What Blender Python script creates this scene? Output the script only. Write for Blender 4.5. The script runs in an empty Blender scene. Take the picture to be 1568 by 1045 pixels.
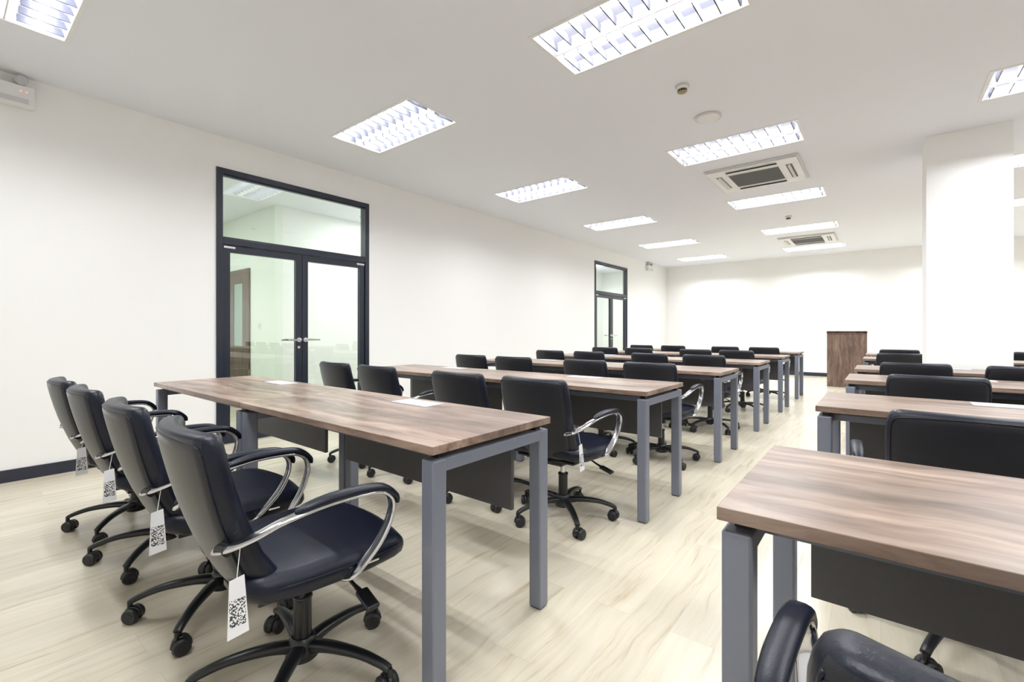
import bpy, bmesh, math, random
from mathutils import Vector, Matrix
random.seed(7)
S = bpy.context.scene
COL = S.collection
try:
    S.view_settings.view_transform = 'Standard'
    S.view_settings.look = 'None'
    S.view_settings.gamma = 1.10
except Exception as e:
    print(e)

# ------------------------------------------------------------ materials
def newmat(name):
    m = bpy.data.materials.new(name); m.use_nodes = True
    nt = m.node_tree
    return m, nt, nt.nodes['Principled BSDF']

def simple(name, col, rough=0.5, metal=0.0, spec=0.5, noise=0.0, nscale=30, bump=0.0, sheen=0.0):
    m, nt, b = newmat(name)
    b.inputs['Roughness'].default_value = rough
    b.inputs['Metallic'].default_value = metal
    b.inputs['Specular IOR Level'].default_value = spec
    b.inputs['Sheen Weight'].default_value = sheen
    b.inputs['Sheen Roughness'].default_value = 0.32
    tc = nt.nodes.new('ShaderNodeTexCoord')
    n = nt.nodes.new('ShaderNodeTexNoise'); n.inputs['Scale'].default_value = nscale
    n.inputs['Detail'].default_value = 4
    nt.links.new(tc.outputs['Object'], n.inputs['Vector'])
    r = nt.nodes.new('ShaderNodeValToRGB')
    c = Vector(col)
    r.color_ramp.elements[0].color = (*(c*(1-noise)), 1)
    r.color_ramp.elements[1].color = (*[min(1, v) for v in (c*(1+noise))], 1)
    nt.links.new(n.outputs['Fac'], r.inputs['Fac'])
    nt.links.new(r.outputs['Color'], b.inputs['Base Color'])
    if bump > 0:
        bp = nt.nodes.new('ShaderNodeBump'); bp.inputs['Strength'].default_value = bump
        bp.inputs['Distance'].default_value = 0.002
        nt.links.new(n.outputs['Fac'], bp.inputs['Height'])
        nt.links.new(bp.outputs['Normal'], b.inputs['Normal'])
    return m

M = {}
M['wall'] = simple('wall_paint', (0.91, 0.905, 0.885), 0.75, noise=0.005, nscale=3)
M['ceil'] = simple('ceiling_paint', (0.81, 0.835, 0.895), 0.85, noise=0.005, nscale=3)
M['hallwall'] = simple('hall_paint', (0.82, 0.87, 0.78), 0.75, noise=0.005, nscale=3)
M['base'] = simple('baseboard_dark', (0.012, 0.015, 0.03), 0.4, noise=0.1)
M['frame'] = simple('door_frame_navy', (0.006, 0.010, 0.022), 0.35, noise=0.1)
M['metal'] = simple('desk_frame_grey', (0.165, 0.180, 0.230), 0.38, metal=0.2, noise=0.03, nscale=80)
M['panel'] = simple('modesty_panel', (0.058, 0.057, 0.062), 0.5, noise=0.08, nscale=60)
M['chrome'] = simple('chrome', (0.60, 0.60, 0.63), 0.12, metal=1.0, noise=0.01)
M['alu'] = simple('brushed_alu', (0.66, 0.67, 0.72), 0.35, metal=0.6, noise=0.03)
M['leather'] = simple('leather_navy', (0.0028, 0.0045, 0.012), 0.38, spec=0.26, noise=0.2, nscale=220, bump=0.2)
M['leather_g'] = simple('leather_grey_back', (0.008, 0.0085, 0.012), 0.45, spec=0.32, noise=0.08, nscale=260, bump=0.2, sheen=0.42)
M['plastic'] = simple('plastic_black', (0.006, 0.0065, 0.008), 0.33, spec=0.4, noise=0.1)
M['rubber'] = simple('caster_rubber', (0.010, 0.010, 0.011), 0.5, spec=0.4, noise=0.1)
M['white'] = simple('white_plastic', (0.80, 0.80, 0.80), 0.4, noise=0.01)
M['flap'] = simple('cable_flap', (0.62, 0.64, 0.68), 0.35, noise=0.01)
M['offwhite'] = simple('unit_grey_white', (0.60, 0.60, 0.60), 0.45, noise=0.02)
M['dark'] = simple('vent_dark', (0.02, 0.02, 0.022), 0.6, noise=0.1)
M['slat'] = simple('vent_slat', (0.16, 0.16, 0.16), 0.5, noise=0.05)
M['doorglass'] = simple('hall_door_frosted_glass', (0.30, 0.40, 0.36), 0.3, noise=0.05)
M['refl'] = simple('louvre_reflector', (0.82, 0.83, 0.90), 0.5, metal=0.0, noise=0.01)
M['blade'] = simple('louvre_blade', (0.095, 0.098, 0.135), 0.35, metal=0.0, spec=0.4, noise=0.01)
M['gold'] = simple('detector_cap', (0.30, 0.24, 0.10), 0.4, metal=0.5, noise=0.1)

def emis(name, col, s):
    m, nt, b = newmat(name)
    b.inputs['Base Color'].default_value = (1, 1, 1, 1)
    b.inputs['Emission Color'].default_value = (*col, 1)
    b.inputs['Emission Strength'].default_value = s
    return m
M['tube'] = emis('fluorescent_tube', (0.97, 0.98, 1.0), 7)
M['red'] = emis('led_red', (1, 0.05, 0.03), 1)

def wood(name, cols, axis_scale, rough=0.35, spec=0.5, lo=0.70, hi=1.3):
    m, nt, b = newmat(name)
    L = nt.links
    tc = nt.nodes.new('ShaderNodeTexCoord')
    oi = nt.nodes.new('ShaderNodeObjectInfo')
    off = nt.nodes.new('ShaderNodeVectorMath'); off.operation = 'SCALE'
    cx = nt.nodes.new('ShaderNodeCombineXYZ')
    L.new(oi.outputs['Random'], cx.inputs[0]); L.new(oi.outputs['Random'], cx.inputs[1])
    L.new(cx.outputs[0], off.inputs[0]); off.inputs['Scale'].default_value = 17
    add = nt.nodes.new('ShaderNodeVectorMath'); add.operation = 'ADD'
    L.new(tc.outputs['Object'], add.inputs[0]); L.new(off.outputs[0], add.inputs[1])
    wn = nt.nodes.new('ShaderNodeTexNoise'); wn.inputs['Scale'].default_value = 3.0; wn.inputs['Detail'].default_value = 2
    L.new(add.outputs[0], wn.inputs['Vector'])
    ws = nt.nodes.new('ShaderNodeVectorMath'); ws.operation = 'SCALE'; ws.inputs['Scale'].default_value = 0.12
    L.new(wn.outputs['Color'], ws.inputs[0])
    a2 = nt.nodes.new('ShaderNodeVectorMath'); a2.operation = 'ADD'
    L.new(add.outputs[0], a2.inputs[0]); L.new(ws.outputs[0], a2.inputs[1])
    mp = nt.nodes.new('ShaderNodeMapping'); mp.inputs['Scale'].default_value = axis_scale
    L.new(a2.outputs[0], mp.inputs['Vector'])
    n = nt.nodes.new('ShaderNodeTexNoise'); n.inputs['Scale'].default_value = 1.0
    n.inputs['Detail'].default_value = 6; n.inputs['Roughness'].default_value = 0.62
    L.new(mp.outputs[0], n.inputs['Vector'])
    r = nt.nodes.new('ShaderNodeValToRGB')
    el = r.color_ramp.elements
    el[0].position = 0.28; el[0].color = (*cols[0], 1)
    el[1].position = 0.72; el[1].color = (*cols[2], 1)
    e = el.new(0.48); e.color = (*cols[1], 1)
    L.new(n.outputs['Fac'], r.inputs['Fac'])
    n2 = nt.nodes.new('ShaderNodeTexNoise'); n2.inputs['Scale'].default_value = 0.25; n2.inputs['Detail'].default_value = 2
    L.new(mp.outputs[0], n2.inputs['Vector'])
    mr = nt.nodes.new('ShaderNodeMapRange'); mr.inputs[1].default_value = 0.3; mr.inputs[2].default_value = 0.7
    mr.inputs[3].default_value = lo; mr.inputs[4].default_value = hi
    L.new(n2.outputs['Fac'], mr.inputs[0])
    mu = nt.nodes.new('ShaderNodeVectorMath'); mu.operation = 'SCALE'
    L.new(r.outputs['Color'], mu.inputs[0]); L.new(mr.outputs[0], mu.inputs['Scale'])
    L.new(mu.outputs[0], b.inputs['Base Color'])
    b.inputs['Roughness'].default_value = rough
    b.inputs['Specular IOR Level'].default_value = spec
    return m
M['wood'] = wood('desk_walnut', [(0.085, 0.050, 0.034), (0.220, 0.146, 0.108), (0.38, 0.280, 0.218)], (2.0, 20, 20), 0.30, lo=0.62, hi=1.35)
M['woodv'] = wood('lectern_walnut', [(0.04, 0.022, 0.015), (0.10, 0.06, 0.042), (0.19, 0.125, 0.092)], (22, 22, 2.0), 0.45)
M['doorwood'] = wood('hall_door_wood', [(0.04, 0.02, 0.012), (0.07, 0.035, 0.02), (0.11, 0.06, 0.035)], (22, 22, 2.0), 0.45)

def floor_mat():
    m, nt, b = newmat('floor_laminate'); L = nt.links
    tc = nt.nodes.new('ShaderNodeTexCoord')
    mp = nt.nodes.new('ShaderNodeMapping'); mp.inputs['Rotation'].default_value = (0, 0, math.radians(90))
    L.new(tc.outputs['Object'], mp.inputs['Vector'])
    br = nt.nodes.new('ShaderNodeTexBrick')
    br.inputs['Scale'].default_value = 1.0
    br.inputs['Brick Width'].default_value = 1.22; br.inputs['Row Height'].default_value = 0.15
    br.inputs['Mortar Size'].default_value = 0.0008; br.inputs['Mortar Smooth'].default_value = 0.3
    br.offset = 0.37; br.inputs['Bias'].default_value = 0
    br.inputs['Color1'].default_value = (0, 0, 0, 1); br.inputs['Color2'].default_value = (1, 1, 1, 1)
    br.inputs['Mortar'].default_value = (0.5, 0.5, 0.5, 1)
    L.new(mp.outputs[0], br.inputs['Vector'])
    sc = nt.nodes.new('ShaderNodeVectorMath'); sc.operation = 'SCALE'; sc.inputs['Scale'].default_value = 40
    L.new(br.outputs['Color'], sc.inputs[0])
    add = nt.nodes.new('ShaderNodeVectorMath'); add.operation = 'ADD'
    L.new(tc.outputs['Object'], add.inputs[0]); L.new(sc.outputs[0], add.inputs[1])
    wn = nt.nodes.new('ShaderNodeTexNoise'); wn.inputs['Scale'].default_value = 2.2; wn.inputs['Detail'].default_value = 2
    L.new(add.outputs[0], wn.inputs['Vector'])
    ws = nt.nodes.new('ShaderNodeVectorMath'); ws.operation = 'SCALE'; ws.inputs['Scale'].default_value = 0.10
    L.new(wn.outputs['Color'], ws.inputs[0])
    a2 = nt.nodes.new('ShaderNodeVectorMath'); a2.operation = 'ADD'
    L.new(add.outputs[0], a2.inputs[0]); L.new(ws.outputs[0], a2.inputs[1])
    m2 = nt.nodes.new('ShaderNodeMapping'); m2.inputs['Scale'].default_value = (30, 1.7, 1)
    L.new(a2.outputs[0], m2.inputs['Vector'])
    n = nt.nodes.new('ShaderNodeTexNoise'); n.inputs['Scale'].default_value = 1.0
    n.inputs['Detail'].default_value = 5; n.inputs['Roughness'].default_value = 0.65
    L.new(m2.outputs[0], n.inputs['Vector'])
    r = nt.nodes.new('ShaderNodeValToRGB'); el = r.color_ramp.elements
    el[0].position = 0.25; el[0].color = (0.31, 0.235, 0.15, 1)
    el[1].position = 0.66; el[1].color = (0.61, 0.558, 0.435, 1)
    e = el.new(0.33); e.color = (0.475, 0.405, 0.285, 1)
    e = el.new(0.43); e.color = (0.565, 0.502, 0.378, 1)
    L.new(n.outputs['Fac'], r.inputs['Fac'])
    mr = nt.nodes.new('ShaderNodeMapRange'); mr.inputs[3].default_value = 0.93; mr.inputs[4].default_value = 1.06
    L.new(br.outputs['Color'], mr.inputs[0])
    mu = nt.nodes.new('ShaderNodeVectorMath'); mu.operation = 'SCALE'
    L.new(r.outputs['Color'], mu.inputs[0]); L.new(mr.outputs[0], mu.inputs['Scale'])
    mix = nt.nodes.new('ShaderNodeMix'); mix.data_type = 'RGBA'
    L.new(br.outputs['Fac'], mix.inputs['Factor'])
    L.new(mu.outputs[0], mix.inputs['A']); mix.inputs['B'].default_value = (0.46, 0.40, 0.29, 1)
    L.new(mix.outputs['Result'], b.inputs['Base Color'])
    b.inputs['Roughness'].default_value = 0.25
    b.inputs['Specular IOR Level'].default_value = 0.5
    return m
M['floor'] = floor_mat()

def glass_mat():
    m = bpy.data.materials.new('door_glass'); m.use_nodes = True
    nt = m.node_tree; nt.nodes.clear(); L = nt.links
    out = nt.nodes.new('ShaderNodeOutputMaterial')
    t = nt.nodes.new('ShaderNodeBsdfTransparent'); t.inputs['Color'].default_value = (0.82, 0.91, 0.88, 1)
    g = nt.nodes.new('ShaderNodeBsdfGlossy'); g.inputs['Roughness'].default_value = 0.01
    g.inputs['Color'].default_value = (0.95, 1, 0.98, 1)
    f = nt.nodes.new('ShaderNodeLayerWeight'); f.inputs['Blend'].default_value = 0.5
    p = nt.nodes.new('ShaderNodeMath'); p.operation = 'POWER'; p.inputs[1].default_value = 3.5
    L.new(f.outputs['Facing'], p.inputs[0])
    q = nt.nodes.new('ShaderNodeMath'); q.operation = 'MULTIPLY_ADD'; q.inputs[1].default_value = 0.80; q.inputs[2].default_value = 0.15
    L.new(p.outputs[0], q.inputs[0])
    mx = nt.nodes.new('ShaderNodeMixShader')
    L.new(q.outputs[0], mx.inputs[0]); L.new(t.outputs[0], mx.inputs[1]); L.new(g.outputs[0], mx.inputs[2])
    L.new(mx.outputs[0], out.inputs['Surface'])
    return m
M['glass'] = glass_mat()

def tag_mat():
    m, nt, b = newmat('paper_tag'); L = nt.links
    tc = nt.nodes.new('ShaderNodeTexCoord')
    sn = nt.nodes.new('ShaderNodeVectorMath'); sn.operation = 'SNAP'; sn.inputs[1].default_value = (10, 0.0026, 0.0026)
    L.new(tc.outputs['Object'], sn.inputs[0])
    wn = nt.nodes.new('ShaderNodeTexWhiteNoise'); wn.noise_dimensions = '3D'
    L.new(sn.outputs[0], wn.inputs['Vector'])
    gt = nt.nodes.new('ShaderNodeMath'); gt.operation = 'GREATER_THAN'; gt.inputs[1].default_value = 0.5
    L.new(wn.outputs['Value'], gt.inputs[0])
    sx = nt.nodes.new('ShaderNodeSeparateXYZ'); L.new(tc.outputs['Object'], sx.inputs[0])
    def band(sock, lo, hi):
        a = nt.nodes.new('ShaderNodeMath'); a.operation = 'GREATER_THAN'; a.inputs[1].default_value = lo
        c = nt.nodes.new('ShaderNodeMath'); c.operation = 'LESS_THAN'; c.inputs[1].default_value = hi
        L.new(sock, a.inputs[0]); L.new(sock, c.inputs[0])
        d = nt.nodes.new('ShaderNodeMath'); d.operation = 'MULTIPLY'
        L.new(a.outputs[0], d.inputs[0]); L.new(c.outputs[0], d.inputs[1]); return d.outputs[0]
    b1 = band(sx.outputs['Z'], 0.41, 0.47); b2 = band(sx.outputs['Y'], -0.282, -0.248)
    mm = nt.nodes.new('ShaderNodeMath'); mm.operation = 'MULTIPLY'; L.new(b1, mm.inputs[0]); L.new(b2, mm.inputs[1])
    m3 = nt.nodes.new('ShaderNodeMath'); m3.operation = 'MULTIPLY'; L.new(mm.outputs[0], m3.inputs[0]); L.new(gt.outputs[0], m3.inputs[1])
    mix = nt.nodes.new('ShaderNodeMix'); mix.data_type = 'RGBA'
    L.new(m3.outputs[0], mix.inputs['Factor'])
    mix.inputs['A'].default_value = (0.78, 0.78, 0.80, 1); mix.inputs['B'].default_value = (0.03, 0.03, 0.03, 1)
    L.new(mix.outputs['Result'], b.inputs['Base Color']); b.inputs['Roughness'].default_value = 0.6
    return m
M['tag'] = tag_mat()

# ------------------------------------------------------------ mesh builder
class B:
    def __init__(s):
        s.v = []; s.f = []; s.m = []; s.sm = []; s.mats = []
    def mi(s, k):
        if k not in s.mats: s.mats.append(k)
        return s.mats.index(k)
    def add(s, verts, faces, mat, smooth=False):
        o = len(s.v); s.v += [tuple(v) for v in verts]
        for i, f in enumerate(faces):
            s.f.append([a+o for a in f])
            s.m.append(s.mi(mat[i] if isinstance(mat, list) else mat)); s.sm.append(smooth)
    def box(s, c, d, mat, bev=0.0, rot=None, seg=2):
        bm = bmesh.new(); bmesh.ops.create_cube(bm, size=1)
        for v in bm.verts: v.co = Vector((v.co.x*d[0], v.co.y*d[1], v.co.z*d[2]))
        if bev > 0:
            bmesh.ops.bevel(bm, geom=bm.edges[:], offset=bev, segments=seg, affect='EDGES', profile=0.5)
        mt = Matrix.Translation(c)
        if rot is not None: mt = mt @ rot
        bm.verts.index_update()
        vs = [mt @ v.co for v in bm.verts]; fs = [[v.index for v in f.verts] for f in bm.faces]
        bm.free(); s.add(vs, fs, mat, False)
    def bb(s, x0, x1, y0, y1, z0, z1, mat, bev=0.0):
        s.box(((x0+x1)/2, (y0+y1)/2, (z0+z1)/2), (x1-x0, y1-y0, z1-z0), mat, bev)
    def cyl(s, p0, p1, r, mat, seg=20, r2=None, bev=0.0):
        p0 = Vector(p0); p1 = Vector(p1); r2 = r if r2 is None else r2
        ax = (p1-p0); L = ax.length; ax.normalize()
        a = ax.orthogonal().normalized(); b = ax.cross(a)
        st = [(0, r), (L, r2)] if bev == 0 else [(0, r-bev), (bev, r), (L-bev, r2), (L, r2-bev)]
        vs = []
        for h, rr in st:
            for i in range(seg):
                t = 2*math.pi*i/seg
                vs.append(p0+ax*h+(a*math.cos(t)+b*math.sin(t))*rr)
        fs = []
        for k in range(len(st)-1):
            for i in range(seg):
                j = (i+1) % seg
                fs.append([k*seg+i, k*seg+j, (k+1)*seg+j, (k+1)*seg+i])
        s.add(vs, fs, mat, True)
        n = len(st)-1
        s.add(vs, [list(range(seg))[::-1], [n*seg+i for i in range(seg)]], mat, False)
    def loft(s, rings, mat, smooth=True, cap=True, matf=None):
        n = len(rings[0]); vs = [p for r in rings for p in r]; fs = []; ms = []
        for k in range(len(rings)-1):
            for i in range(n):
                j = (i+1) % n
                fs.append([k*n+i, k*n+j, (k+1)*n+j, (k+1)*n+i])
                ms.append(matf(k, i) if matf else mat)
        if cap:
            fs.append(list(range(n))[::-1]); ms.append(mat)
            fs.append([(len(rings)-1)*n+i for i in range(n)]); ms.append(mat)
        s.add(vs, fs, ms, smooth)
    def tube(s, pts, w, h, mat, up=(1, 0, 0), seg=10, sub=5, sq=1.0):
        pts = [Vector(p) for p in pts]; n = len(pts)
        W = w if isinstance(w, (list, tuple)) else [w]*n
        H = h if isinstance(h, (list, tuple)) else [h]*n
        P = []; WW = []; HH = []
        for i in range(n-1):
            p0 = pts[max(i-1, 0)]; p1 = pts[i]; p2 = pts[i+1]; p3 = pts[min(i+2, n-1)]
            for k in range(sub):
                t = k/sub
                P.append(0.5*((2*p1)+(-p0+p2)*t+(2*p0-5*p1+4*p2-p3)*t*t+(-p0+3*p1-3*p2+p3)*t**3))
                WW.append(W[i]*(1-t)+W[i+1]*t); HH.append(H[i]*(1-t)+H[i+1]*t)
        P.append(pts[-1]); WW.append(W[-1]); HH.append(H[-1])
        rings = []; up = Vector(up)
        for i, p in enumerate(P):
            t = (P[min(i+1, len(P)-1)]-P[max(i-1, 0)]).normalized()
            a = (up - t*up.dot(t)).normalized(); b = t.cross(a)
            ring = []
            for q in range(seg):
                an = 2*math.pi*q/seg
                ca, sa = math.cos(an), math.sin(an)
                ca = math.copysign(abs(ca)**sq, ca); sa = math.copysign(abs(sa)**sq, sa)
                ring.append(p+a*ca*WW[i]/2+b*sa*HH[i]/2)
            rings.append(ring)
        s.loft(rings, mat)
    def mesh(s, name):
        me = bpy.data.meshes.new(name); me.from_pydata(s.v, [], s.f)
        for k in s.mats: me.materials.append(M[k])
        me.polygons.foreach_set('material_index', s.m)
        me.polygons.foreach_set('use_smooth', s.sm)
        me.update()
        bm = bmesh.new(); bm.from_mesh(me); bmesh.ops.recalc_face_normals(bm, faces=bm.faces[:]); bm.to_mesh(me); bm.free()
        return me
    def obj(s, name, loc=(0, 0, 0), rz=0.0):
        return place(s.mesh(name), name, loc, rz)

def place(me, name, loc=(0, 0, 0), rz=0.0):
    o = bpy.data.objects.new(name, me); o.location = loc; o.rotation_euler = (0, 0, rz); COL.objects.link(o)
    return o

# ------------------------------------------------------------ dimensions
H = 2.96; XL = -4.93; XR = 5.0; YB = 13.44; YF = -2.0; WT = 0.12
doors = [(1.67, 3.34), (9.08, 10.75)]; DH = 2.66

# floor
b = B(); b.bb(-9.3, XR+WT, YF-WT, YB+WT, -0.1, 0, 'floor'); b.obj('floor')

# left wall
b = B()
ys = [YF-WT, doors[0][0], doors[0][1], doors[1][0], doors[1][1], YB+WT]
b.bb(XL-WT, XL, ys[0], ys[1], 0, H, 'wall'); b.bb(XL-WT, XL, ys[2], ys[3], 0, H, 'wall'); b.bb(XL-WT, XL, ys[4], ys[5], 0, H, 'wall')
for d in doors: b.bb(XL-WT, XL, d[0], d[1], DH, H, 'wall')
b.obj('wall_left')
b = B(); b.bb(XL, XR, YB, YB+WT, 0, H, 'wall'); b.obj('wall_back')
b = B(); b.bb(XR, XR+WT, YF-WT, YB+WT, 0, H, 'wall'); b.obj('wall_right')
b = B(); b.bb(XL, XR, YF-WT, YF, 0, H, 'wall'); b.obj('wall_front')
# baseboards
b = B()
for a, c in ((YF, ys[1]), (ys[2], ys[3]), (ys[4], YB)): b.bb(XL, XL+0.012, a, c, 0, 0.09, 'base', 0.002)
b.obj('baseboard_left')
b = B(); b.bb(XL+0.012, XR-0.012, YB-0.012, YB, 0, 0.09, 'base', 0.002); b.obj('baseboard_back')
b = B(); b.bb(XR-0.012, XR, YF, YB, 0, 0.09, 'base', 0.002); b.obj('baseboard_right')
b = B(); b.bb(XL+0.012, XR-0.012, YF, YF+0.012, 0, 0.09, 'base', 0.002); b.obj('baseboard_front')
# column
b = B(); b.bb(0.34, 0.915, 5.95, 6.5, 0, H, 'wall'); b.bb(0.33, 0.925, 5.94, 6.51, 0, 0.09, 'base', 0.002)
b.obj('column')

# ceiling with openings for the recessed luminaires
FX = [-4.12+2.37*i for i in range(4)]; FY = [-0.02+2.38*i for i in range(6)]
FW, FD = 1.18, 0.56
xs = [XL-WT]
for x in FX: xs += [x, x+FW]
xs.append(XR+WT)
yy = [YF-WT]
for y in FY: yy += [y, y+FD]
yy.append(YB+WT)
vs = []; fs = []
for i in range(len(xs)-1):
    for j in range(len(yy)-1):
        if i % 2 == 1 and j % 2 == 1: continue
        o = len(vs); vs += [(xs[i], yy[j], H), (xs[i+1], yy[j], H), (xs[i+1], yy[j+1], H), (xs[i], yy[j+1], H)]
        fs.append([o, o+3, o+2, o+1])
b = B(); b.add(vs, fs, 'ceil')
me = b.mesh('ceiling')
bm = bmesh.new(); bm.from_mesh(me); bmesh.ops.remove_doubles(bm, verts=bm.verts[:], dist=1e-5); bm.to_mesh(me); bm.free()
place(me, 'ceiling')

# ------------------------------------------------------------ luminaire (origin = centre at ceiling level)
b = B(); hx, hy, dp = FW/2, FD/2, 0.09
t = 0.018
for (x0, x1, y0, y1) in ((-hx-0.006, hx+0.006, -hy-0.006, -hy+t), (-hx-0.006, hx+0.006, hy-t, hy+0.006), (-hx-0.006, -hx+t, -hy+t, hy-t), (hx-t, hx+0.006, -hy+t, hy-t)):
    b.bb(x0, x1, y0, y1, -0.004, 0.006, 'white', 0.001)
b.add([(-hx, -hy, 0), (hx, -hy, 0), (hx, hy, 0), (-hx, hy, 0), (-hx, -hy, dp), (hx, -hy, dp), (hx, hy, dp), (-hx, hy, dp)],
      [[0, 1, 5, 4], [1, 2, 6, 5], [2, 3, 7, 6], [3, 0, 4, 7], [4, 5, 6, 7]], 'refl')
nb = 11
for sgn in (-1, 1):
    cy = sgn*0.148
    yo = cy+sgn*0.114; yi = cy+sgn*0.085
    b.add([(-hx+t, yo, 0.002), (hx-t, yo, 0.002), (hx-t, yi, 0.06), (-hx+t, yi, 0.06)], [[0, 1, 2, 3]], 'refl')
    for i in range(nb):
        x = -hx+0.06+(FW-0.12)*i/(nb-1)
        b.add([(x-0.011, cy-0.10, 0.042), (x-0.011, cy+0.10, 0.042), (x-0.004, cy+0.11, 0.003), (x-0.004, cy-0.10, 0.003),
               (x+0.004, cy+0.11, 0.003), (x+0.004, cy-0.10, 0.003), (x+0.011, cy+0.10, 0.042), (x+0.011, cy-0.10, 0.042)],
              [[0, 1, 2, 3], [3, 2, 4, 5], [5, 4, 6, 7]], 'blade')
    b.cyl((-hx+0.03, cy, 0.068), (hx-0.03, cy, 0.068), 0.013, 'tube', 10)
b.add([(-hx+t, -0.004, 0.002), (hx-t, -0.004, 0.002), (hx-t, 0.004, 0.002), (-hx+t, 0.004, 0.002), (-hx+t, -0.05, 0.055), (hx-t, -0.05, 0.055), (hx-t, 0.05, 0.055), (-hx+t, 0.05, 0.055)],
      [[0, 1, 2, 3], [0, 1, 5, 4], [3, 2, 6, 7]], 'white')
LM = b.mesh('ceiling_light')
ld = bpy.data.lights.new('lamp_strip', 'AREA'); ld.shape = 'RECTANGLE'; ld.size = 1.1; ld.size_y = 0.05
ld.energy = 32.5; ld.color = (0.95, 0.975, 1.0)
def luminaire(x, y, z=H):
    o = place(LM, 'ceiling_light', (x, y, z))
    for sgn in (-1, 1):
        l = bpy.data.objects.new('lamp_strip', ld); l.location = (0, sgn*0.148, 0.052); l.parent = o; COL.objects.link(l)
for x in FX:
    for y in FY:
        luminaire(x+FW/2, y+FD/2)

# ------------------------------------------------------------ hallway behind the doors
b = B()
b.bb(-7.12, -7.0, 3.14+0.12, YB+WT, 0, H, 'wall')
b.obj('wall_hall')
b = B(); b.bb(-9.2, -7.0, 3.14, 3.26, 0, H, 'hallwall'); b.obj('wall_hall_side')
b = B(); b.bb(-9.3, -9.2, YF-WT, 3.26, 0, H, 'hallwall'); b.obj('wall_hall_end')
b = B(); b.bb(-9.2, XL-WT, YF-WT, YF, 0, H, 'wall'); b.obj('wall_hall_front')
b = B(); b.bb(-7.0, XL-WT, YB, YB+WT, 0, H, 'wall'); b.obj('wall_hall_back')
b = B(); b.bb(-9.3, XL-WT, YF-WT, YB+WT, H+0.001, H+0.05, 'ceil'); b.obj('ceiling_hall')
hl = bpy.data.lights.new('hall_lamp', 'AREA'); hl.shape = 'RECTANGLE'; hl.size = 1.1; hl.size_y = 0.5; hl.energy = 31; hl.color = (0.96, 1.0, 0.97)
bh = B(); bh.bb(-0.6, 0.6, -0.3, 0.3, 0.0, 0.03, 'white', 0.003)
bh.bb(-0.56, 0.56, -0.26, 0.26, -0.004, 0.002, 'tube')
HM = bh.mesh('hall_ceiling_light')
for (x, y) in ((-6.0, 1.0), (-6.0, 4.6), (-6.0, 8.2), (-6.0, 11.5), (-8.2, 1.2)):
    o = place(HM, 'hall_ceiling_light', (x, y, H-0.03))
    l = bpy.data.objects.new('hall_lamp', hl); l.location = (0, 0, -0.012); l.parent = o; COL.objects.link(l)
b = B(); y = 3.14
b.bb(-8.72, -8.65, y-0.03, y, 0, 2.1, 'doorwood', 0.003); b.bb(-7.90, -7.83, y-0.03, y, 0, 2.1, 'doorwood', 0.003)
b.bb(-8.65, -7.90, y-0.03, y, 2.03, 2.1, 'doorwood', 0.003)
b.bb(-8.65, -8.45, y-0.02, y, 0, 2.03, 'doorwood', 0.002); b.bb(-8.10, -7.90, y-0.02, y, 0, 2.03, 'doorwood', 0.002)
b.bb(-8.45, -8.10, y-0.02, y, 1.88, 2.03, 'doorwood', 0.002); b.bb(-8.45, -8.10, y-0.02, y, 0, 0.85, 'doorwood', 0.002)
b.bb(-8.45, -8.10, y-0.008, y, 0.85, 1.88, 'doorglass')
b.obj('door_3')
b = B(); b.bb(-7.54, -7.46, y-0.01, y, 1.11, 1.23, 'white', 0.003); b.bb(-7.52, -7.48, y-0.014, y-0.008, 1.14, 1.2, 'offwhite', 0.002); b.obj('light_switch')

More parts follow.
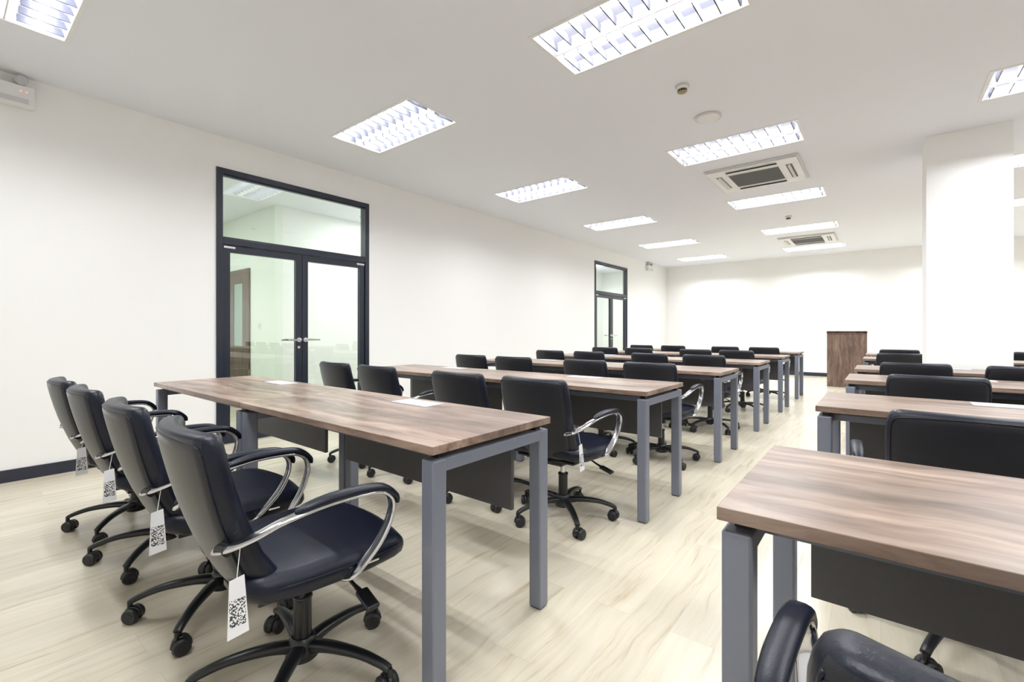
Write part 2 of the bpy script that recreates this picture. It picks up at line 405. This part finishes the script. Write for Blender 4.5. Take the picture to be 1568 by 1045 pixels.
# ------------------------------------------------------------ glazed double doors
def double_door(y0, y1, name):
    b = B(); x0, x1 = XL-0.09, XL+0.015; f = 0.055
    b.bb(x0, x1, y0, y0+f, 0, DH, 'frame', 0.003); b.bb(x0, x1, y1-f, y1, 0, DH, 'frame', 0.003)
    b.bb(x0, x1, y0+f, y1-f, DH-f, DH, 'frame', 0.003)
    b.bb(x0, x1, y0+f, y1-f, 1.93, 1.99, 'frame', 0.003)
    xm = (x0+x1)/2+0.012
    def pane(a, c, z0, z1):
        b.add([(xm, a, z0), (xm, c, z0), (xm, c, z1), (xm, a, z1)], [[0, 1, 2, 3]], 'glass')
    pane(y0+f, y1-f, 1.99, DH-f)
    for (a, c, z0, z1) in ((y0+f, y1-f, 1.99, 2.005), (y0+f, y1-f, DH-f-0.015, DH-f)): b.bb(xm-0.02, xm+0.02, a, c, z0, z1, 'frame')
    ym = (y0+y1)/2
    for (a, c) in ((y0+f+0.003, ym-0.002), (ym+0.002, y1-f-0.003)):
        st = 0.065; lx0, lx1 = xm-0.025, xm+0.025
        b.bb(lx0, lx1, a, a+st, 0.008, 1.926, 'frame', 0.003); b.bb(lx0, lx1, c-st, c, 0.008, 1.926, 'frame', 0.003)
        b.bb(lx0, lx1, a+st, c-st, 1.86, 1.926, 'frame', 0.003); b.bb(lx0, lx1, a+st, c-st, 0.008, 0.12, 'frame', 0.003)
        pane(a+st, c-st, 0.12, 1.86)
    for yy_ in (y0+f+0.06, y1-f-0.06): b.bb(xm+0.022, xm+0.034, yy_-0.05, yy_+0.05, 1.895, 1.915, 'alu', 0.002)
    for sg in (-1, 1):
        yc = ym+sg*0.036
        for sx_ in (-1, 1):
            xx = xm+sx_*0.026
            b.cyl((xx, yc, 1.0), (xx+sx_*0.012, yc, 1.0), 0.024, 'alu', 16)
            b.cyl((xx, yc, 1.0), (xx+sx_*0.05, yc, 1.0), 0.009, 'alu', 12)
            b.tube([(xx+sx_*0.048, yc, 1.0), (xx+sx_*0.052, yc+sg*0.03, 1.0), (xx+sx_*0.05, yc+sg*0.14, 1.0)], 0.02, 0.012, 'chrome', up=(0, 0, 1))
    b.cyl((xm+0.026, ym-0.04, 0.92), (xm+0.034, ym-0.04, 0.92), 0.014, 'alu', 14)
    b.obj(name)
double_door(*doors[0], 'door_1'); double_door(*doors[1], 'door_2')

# ------------------------------------------------------------ desk
L_, W_ = 1.38, 0.62
b = B()
b.bb(-L_/2, L_/2, -W_/2, W_/2, 0.724, 0.75, 'wood', 0.0015)
g = 0.055
for sx in (-1, 1):
    for sy in (-1, 1):
        cx, cy = sx*(L_/2-0.006-g/2), sy*(W_/2-0.008-g/2)
        b.box((cx, cy, 0.354), (g, g, 0.70), 'metal', 0.006)
        b.box((cx, cy, 0.003), (g-0.01, g-0.01, 0.006), 'plastic')
        b.box((cx-sx*0.005, cy-sy*0.02, 0.7135), (0.03, 0.03, 0.024), 'plastic')
    b.box((sx*(L_/2-0.006-g/2), 0, 0.684), (g-0.002, W_-2*g-0.012, 0.040), 'metal', 0.002)
for sy in (-1, 1):
    b.box((0, sy*0.17, 0.688), (L_-2*g-0.01, 0.04, 0.03), 'metal', 0.002)
    for sx in (-1, 0, 1): b.box((sx*0.55, sy*0.17, 0.7135), (0.05, 0.03, 0.023), 'metal')
b.box((0, 0.20, 0.535), (L_-0.21, 0.018, 0.30), 'panel', 0.002)
for sx in (-1, 1): b.box((sx*0.4, 0.186, 0.66), (0.04, 0.012, 0.07), 'metal', 0.001)
b.box((0, 0.205, 0.7515), (0.25, 0.115, 0.004), 'alu', 0.001)
b.box((0, 0.197, 0.7542), (0.22, 0.085, 0.002), 'flap', 0.0008)
DM = b.mesh('desk')
rowsL = [0.915, 2.50, 4.05, 5.58, 7.12, 8.67]
for ny in rowsL:
    for cx in (-1.03-L_/2, -1.03-L_*1.5-0.002): place(DM, 'desk', (cx, ny+W_/2, 0))
rowsR = [(0.95, -0.25), (2.52, -0.235), (4.0, -0.20), (5.24, -0.19), (7.3, -0.18), (8.75, -0.18)]
for ny, xl in rowsR:
    for k in range(2): place(DM, 'desk', (xl+L_/2+k*(L_+0.002), ny+W_/2, 0))

# ------------------------------------------------------------ office chair (faces +Y, origin under column)
def rrect(cx, w, yb, yf, z, bow=0.03):
    hw = w/2
    th = yf-yb; r = min(th/2*0.98, hw*0.6)
    r = max(r, 0.002)
    K = 6
    corners = [(hw-r, yb+r, -90), (hw-r, yf-r, 0), (-hw+r, yf-r, 90), (-hw+r, yb+r, 180)]
    out = []
    for (px, py, a0) in corners:
        for i in range(K+1):
            a = math.radians(a0+90*i/K); out.append((px+r*math.cos(a), py+r*math.sin(a)))
    res = []
    N = len(out)
    for i in range(N):
        p = out[i]; q = out[(i+1) % N]; res.append(p)
        if abs(p[0]-q[0]) > 0.1:
            for k in range(1, 8): t = k/8; res.append((p[0]*(1-t)+q[0]*t, p[1]*(1-t)+q[1]*t))
    return [Vector((cx+x, y+bow*(x/hw if hw > 0 else 0)**2, z)) for x, y in res]

b = B()
ST = [(0.375, -0.13, -0.115, 0.30), (0.38, -0.165, -0.10, 0.35), (0.395, -0.20, -0.10, 0.39), (0.42, -0.232, -0.125, 0.405), (0.47, -0.258, -0.165, 0.415), (0.52, -0.281, -0.20, 0.422),
      (0.58, -0.303, -0.225, 0.43), (0.64, -0.322, -0.25, 0.437), (0.70, -0.338, -0.27, 0.441), (0.76, -0.352, -0.288, 0.441), (0.80, -0.360, -0.297, 0.436),
      (0.820, -0.363, -0.301, 0.427), (0.832, -0.361, -0.306, 0.415), (0.839, -0.356, -0.314, 0.398), (0.842, -0.346, -0.326, 0.37)]
BW = lambda z: 0.028+0.012*(z-0.38)/0.47
rings = [rrect(0, w, rb_, rf_, z, bow=BW(z)) for z, rb_, rf_, w in ST]
nR = len(rings[0])
def bm_(k, i):
    a = rings[k][i]; c = rings[k][(i+1) % nR]
    zmid = ST[k]
    m_ = (a+c)/2; hw = zmid[3]/2
    yb = m_.y-BW(zmid[0])*(m_.x/hw)**2
    return 'leather_g' if yb < zmid[1]+0.012 and k < 12 else 'leather'
b.loft(rings, 'leather', matf=bm_)
for sx in (-1, 1):
    pp = []
    for (z, yb, yf, w) in ST[2:12]:
        x = sx*(w/2-0.012); pp.append((x, yb+0.006+BW(z)*(0.93), z))
    b.tube(pp, 0.006, 0.006, 'leather', sub=2, seg=6)
pp = [(-0.207, -0.318, 0.795), (-0.19, -0.33, 0.818), (-0.1, -0.353, 0.826), (0, -0.36, 0.828), (0.1, -0.353, 0.826), (0.19, -0.33, 0.818), (0.207, -0.318, 0.795)]
b.tube(pp, 0.006, 0.006, 'leather', up=(0, 1, 0), sub=4, seg=6)
SS = [(-0.235, 0.44, 0.462, 0.38), (-0.225, 0.415, 0.472, 0.43), (-0.18, 0.393, 0.47, 0.465), (-0.10, 0.386, 0.464, 0.485), (0.0, 0.384, 0.464, 0.495), (0.10, 0.384, 0.468, 0.50),
      (0.17, 0.386, 0.470, 0.495), (0.215, 0.388, 0.463, 0.48), (0.24, 0.394, 0.450, 0.46), (0.252, 0.405, 0.436, 0.43)]
rs = []
for (y, z0, z1, w) in SS:
    base = rrect(0, w, z0, z1, 0, bow=-0.008)
    rs.append([Vector((p.x, y-0.03*(p.x/0.25)**2*(1 if y > 0.1 else 0), p.y)) for p in base])
b.loft(rs, 'leather')
pp = [(sx_, y_, 0.428) for sx_, y_ in ((-0.222, -0.2), (-0.243, -0.1), (-0.2485, 0), (-0.251, 0.1), (-0.247, 0.16), (-0.235, 0.2))]
b.tube(pp, 0.005, 0.005, 'leather', up=(0, 0, 1), sub=3, seg=6)
b.tube([(-p[0], p[1], p[2]) for p in pp], 0.005, 0.005, 'leather', up=(0, 0, 1), sub=3, seg=6)
b.box((0.2505, 0.10, 0.415), (0.004, 0.040, 0.007), 'chrome', 0.001)
b.box((0, 0.0, 0.382), (0.38, 0.38, 0.014), 'plastic', 0.004)
b.box((0, -0.01, 0.355), (0.15, 0.24, 0.045), 'plastic', 0.01)
b.box((0, -0.14, 0.37), (0.07, 0.14, 0.02), 'plastic', 0.004)
b.tube([(0.06, 0.06, 0.355), (0.14, 0.07, 0.345), (0.18, 0.08, 0.325), (0.22, 0.09, 0.305)], [0.01, 0.01, 0.012, 0.03], [0.01, 0.01, 0.012, 0.012], 'plastic', up=(0, 1, 0), seg=8)
b.box((0.235, 0.092, 0.30), (0.08, 0.04, 0.016), 'plastic', 0.006, rot=Matrix.Rotation(0.3, 4, 'Y'))
b.cyl((0, 0.12, 0.345), (0, 0.16, 0.345), 0.025, 'plastic', 16)
b.cyl((0, 0, 0.13), (0, 0, 0.25), 0.027, 'plastic'); b.cyl((0, 0, 0.25), (0, 0, 0.345), 0.015, 'chrome')
b.cyl((0, 0, 0.25), (0, 0, 0.262), 0.03, 'plastic', bev=0.003)
b.cyl((0, 0, 0.068), (0, 0, 0.135), 0.05, 'plastic', 24, r2=0.038, bev=0.006)
for k in range(5):
    a = math.radians(90+72*k+12); dx, dy = math.cos(a), math.sin(a); px, py = -dy, dx
    R = 0.30
    b.tube([(dx*0.03, dy*0.03, 0.104), (dx*0.10, dy*0.10, 0.112), (dx*0.2, dy*0.2, 0.106), (dx*(R-0.03), dy*(R-0.03), 0.088), (dx*R, dy*R, 0.074)],
           [0.048, 0.042, 0.034, 0.03, 0.028], [0.036, 0.03, 0.024, 0.022, 0.02], 'plastic', up=(px, py, 0), seg=12, sq=0.75)
    ca = a+random.uniform(0.5, 1.6); wx, wy = math.cos(ca), math.sin(ca)
    fx, fy = -wy, wx
    c = Vector((dx*R+fx*0.012, dy*R+fy*0.012, 0.028))
    b.cyl((dx*R, dy*R, 0.05), (dx*R, dy*R, 0.078), 0.009, 'plastic', 12)
    ax = Vector((wx, wy, 0))
    for s2 in (-1, 1):
        b.cyl(c+ax*s2*0.008, c+ax*s2*0.028, 0.028, 'rubber', 20, bev=0.005)
        b.cyl(c+ax*s2*0.027, c+ax*s2*0.0295, 0.014, 'plastic', 14)
    hood = []
    for i in range(7):
        t_ = math.radians(-10+i*33); hood.append(c+Vector((fx*math.cos(t_), fy*math.cos(t_), math.sin(t_)))*0.0275)
    b.tube(hood, 0.018, 0.01, 'plastic', up=ax, seg=8, sub=2)
for sx in (-1, 1):
    arm = [(sx*0.195, -0.285, 0.565), (sx*0.235, -0.268, 0.575), (sx*0.268, -0.225, 0.595), (sx*0.284, -0.16, 0.620), (sx*0.292, -0.06, 0.636), (sx*0.294, 0.04, 0.638), (sx*0.294, 0.10, 0.630),
           (sx*0.293, 0.135, 0.60), (sx*0.289, 0.135, 0.55), (sx*0.280, 0.105, 0.485), (sx*0.268, 0.06, 0.43), (sx*0.258, 0.03, 0.405), (sx*0.20, 0.02, 0.392)]
    b.tube(arm, 0.036, 0.013, 'chrome', up=(1, 0.0, 0.0), seg=12, sub=5, sq=0.8)
    pad = [(sx*0.286, -0.135, 0.630), (sx*0.289, -0.11, 0.640), (sx*0.292, -0.05, 0.649), (sx*0.294, 0.04, 0.650), (sx*0.294, 0.105, 0.641), (sx*0.294, 0.146, 0.610), (sx*0.293, 0.151, 0.588)]
    b.tube(pad, [0.02, 0.036, 0.041, 0.042, 0.041, 0.036, 0.03], [0.01, 0.020, 0.024, 0.024, 0.024, 0.018, 0.012], 'leather', up=(1, 0, 0), seg=14, sub=5, sq=0.85)
    b.cyl((sx*0.205, -0.283, 0.565), (sx*0.236, -0.272, 0.568), 0.014, 'plastic', 14)
CM0 = b.mesh('office_chair')
tv = [(0.290, -0.288, 0.385), (0.289, -0.242, 0.390), (0.278, -0.249, 0.520), (0.279, -0.281, 0.515)]
b.add(tv[:4], [[0, 1, 2, 3]], 'tag')
b.cyl((0.278, -0.265, 0.515), (0.255, -0.25, 0.585), 0.001, 'white', 6)
CM1 = b.mesh('office_chair_tagged')
for ri, ny in enumerate(rowsL):
    cxs = [-1.425, -2.065, -2.765, -3.34] if ri == 0 else [-1.46, -2.04, -2.87, -3.45]
    for ci, cx in enumerate(cxs):
        jx = 0 if ri < 3 else random.uniform(-0.03, 0.03)
        rz = [-0.08, -0.06, -0.03, -0.03][ci] if ri == 0 else random.uniform(-0.06, 0.06)
        jy = -0.035 if ri == 0 else random.uniform(-0.04, 0.01)
        place(CM1 if ri < 2 else CM0, 'office_chair', (cx+jx, ny-0.155+jy, 0), rz)
RC = [(0, 0.185, 0.750), (0, 0.87, 0.78), (0, 1.55, 0.80), (0, 2.15, 0.80),
      (1, 0.22, 2.23), (1, 0.88, 2.33), (1, 1.5, 2.33), (1, 2.1, 2.33),
      (2, 0.24, 3.80), (2, 0.84, 3.83), (2, 1.5, 3.8), (2, 2.1, 3.8),
      (3, 0.21, 5.12), (3, 0.81, 5.10), (3, 1.5, 5.1), (3, 2.1, 5.1),
      (4, 0.17, 7.13), (4, 0.80, 7.15), (4, 1.5, 7.15), (4, 2.1, 7.15),
      (5, 0.2, 8.6), (5, 0.8, 8.6), (5, 1.5, 8.6), (5, 2.1, 8.6)]
for i_, (r_, x, y) in enumerate(RC):
    place(CM0, 'office_chair', (x, y, 0), random.uniform(-0.05, 0.05) if i_ else -0.06)

# ------------------------------------------------------------ lectern
b = B()
b.bb(-0.315, 0.315, -0.22, -0.20, 0.0, 1.06, 'woodv', 0.002)
b.bb(-0.315, -0.295, -0.20, 0.2, 0.0, 1.06, 'woodv', 0.002); b.bb(0.295, 0.315, -0.20, 0.2, 0.0, 1.06, 'woodv', 0.002)
b.bb(-0.295, 0.295, -0.20, 0.2, 0.45, 0.468, 'woodv', 0.001); b.bb(-0.295, 0.295, -0.20, 0.2, 0.05, 0.068, 'woodv', 0.001)
b.box((0, -0.01, 1.073), (0.64, 0.45, 0.022), 'woodv', 0.002)
b.bb(-0.32, 0.32, -0.235, -0.215, 1.05, 1.10, 'woodv', 0.002)
b.bb(0.10, 0.106, -0.2215, -0.2195, 0.02, 1.04, 'dark')
b.obj('lectern', (-0.525, 11.3, 0))

# ------------------------------------------------------------ ceiling devices
def cassette(x, y):
    b = B(); h = 0.475
    b.bb(-h, h, -h, h, -0.02, 0.0, 'offwhite', 0.006)
    for (x0, x1, y0, y1) in ((-h+0.02, h-0.02, -h+0.02, -0.27), (-h+0.02, h-0.02, 0.27, h-0.02), (-h+0.02, -0.27, -0.27, 0.27), (0.27, h-0.02, -0.27, 0.27)):
        b.bb(x0, x1, y0, y1, -0.035, -0.02, 'white', 0.004)
    for (cx, cy, w, d) in ((0, -0.36, 0.52, 0.06), (0, 0.36, 0.52, 0.06), (-0.36, 0, 0.06, 0.52), (0.36, 0, 0.06, 0.52)):
        b.box((cx, cy, -0.0355), (w, d, 0.003), 'dark' if cx > 0 else 'slat')
        r = Matrix.Rotation(math.radians(28 if cy != 0 else -28), 4, 'X' if cy != 0 else 'Y')
        b.box((cx, cy, -0.041), (w-0.01, 0.052, 0.004) if cy != 0 else (0.052 if cx < 0 else 0.03, d-0.01, 0.004), 'offwhite', 0.001, rot=r)
    b.box((0, 0, -0.022), (0.53, 0.53, 0.006), 'dark')
    for i in range(22):
        yy2 = -0.25+0.5*i/21
        b.box((0, yy2, -0.031), (0.52, 0.007, 0.012), 'slat')
    for (x0, x1, y0, y1) in ((-0.275, 0.275, -0.275, -0.26), (-0.275, 0.275, 0.26, 0.275), (-0.275, -0.26, -0.26, 0.26), (0.26, 0.275, -0.26, 0.26)):
        b.bb(x0, x1, y0, y1, -0.04, -0.02, 'white', 0.002)
    b.obj('air_conditioner', (x, y, H))
cassette(-1.15, 6.1); cassette(-1.15, 11.0)
def detector(x, y):
    b = B()
    b.cyl((0, 0, 0), (0, 0, -0.014), 0.05, 'offwhite', 28, bev=0.003); b.cyl((0, 0, -0.014), (0, 0, -0.03), 0.042, 'white', 28, r2=0.036)
    for i in range(12):
        a = i*math.pi/6; b.box((0.032*math.cos(a), 0.032*math.sin(a), -0.038), (0.005, 0.005, 0.018), 'slat', rot=Matrix.Rotation(a, 4, 'Z'))
    b.cyl((0, 0, -0.03), (0, 0, -0.046), 0.024, 'dark', 20); b.cyl((0, 0, -0.046), (0, 0, -0.054), 0.036, 'gold', 28, r2=0.026, bev=0.002)
    b.obj('smoke_detector', (x, y, H))
detector(-1.18, 3.55); detector(-1.17, 8.63)
b = B(); b.cyl((0, 0, 0), (0, 0, -0.014), 0.11, 'offwhite', 40, bev=0.003); b.cyl((0, 0, -0.012), (0, 0, -0.024), 0.095, 'white', 40, r2=0.085, bev=0.003); b.obj('wireless_access_point', (-1.175, 4.2, H))

# ------------------------------------------------------------ emergency lights on the left wall
def emergency(y, z):
    b = B()
    b.bb(0, 0.075, -0.17, 0.17, -0.075, 0.075, 'white', 0.008)
    b.bb(0.075, 0.078, -0.14, 0.14, -0.055, -0.02, 'offwhite', 0.001)
    b.cyl((0.075, 0.13, 0.03), (0.079, 0.13, 0.03), 0.005, 'red', 10)
    b.cyl((0.075, 0.1, 0.03), (0.079, 0.1, 0.03), 0.005, 'red', 10)
    for s in (-1, 1):
        yc = s*0.105
        b.cyl((0.04, yc, 0.07), (0.04, yc, 0.095), 0.012, 'white', 14)
        b.cyl((0.01, yc, 0.115), (0.075, yc, 0.112), 0.028, 'offwhite', 24, r2=0.036, bev=0.003)
        b.cyl((0.0745, yc, 0.112), (0.078, yc, 0.112), 0.027, 'chrome', 24)
    b.obj('emergency_light', (XL, y, z))
emergency(0.29, 2.80); emergency(12.1, 2.80)

# ------------------------------------------------------------ world & camera
w = bpy.data.worlds.new('World'); S.world = w; w.use_nodes = True
w.node_tree.nodes['Background'].inputs[0].default_value = (0.8, 0.85, 0.9, 1); w.node_tree.nodes['Background'].inputs[1].default_value = 0.3
cd = bpy.data.cameras.new('camera'); cd.sensor_width = 36; cd.lens = 36*707/1568; cd.shift_y = -14.5/1568; cd.clip_start = 0.02
co = bpy.data.objects.new('camera', cd); co.location = (0, 0, 1.09); co.rotation_euler = (math.radians(90), 0, math.radians(38.63)); COL.objects.link(co)
S.camera = co
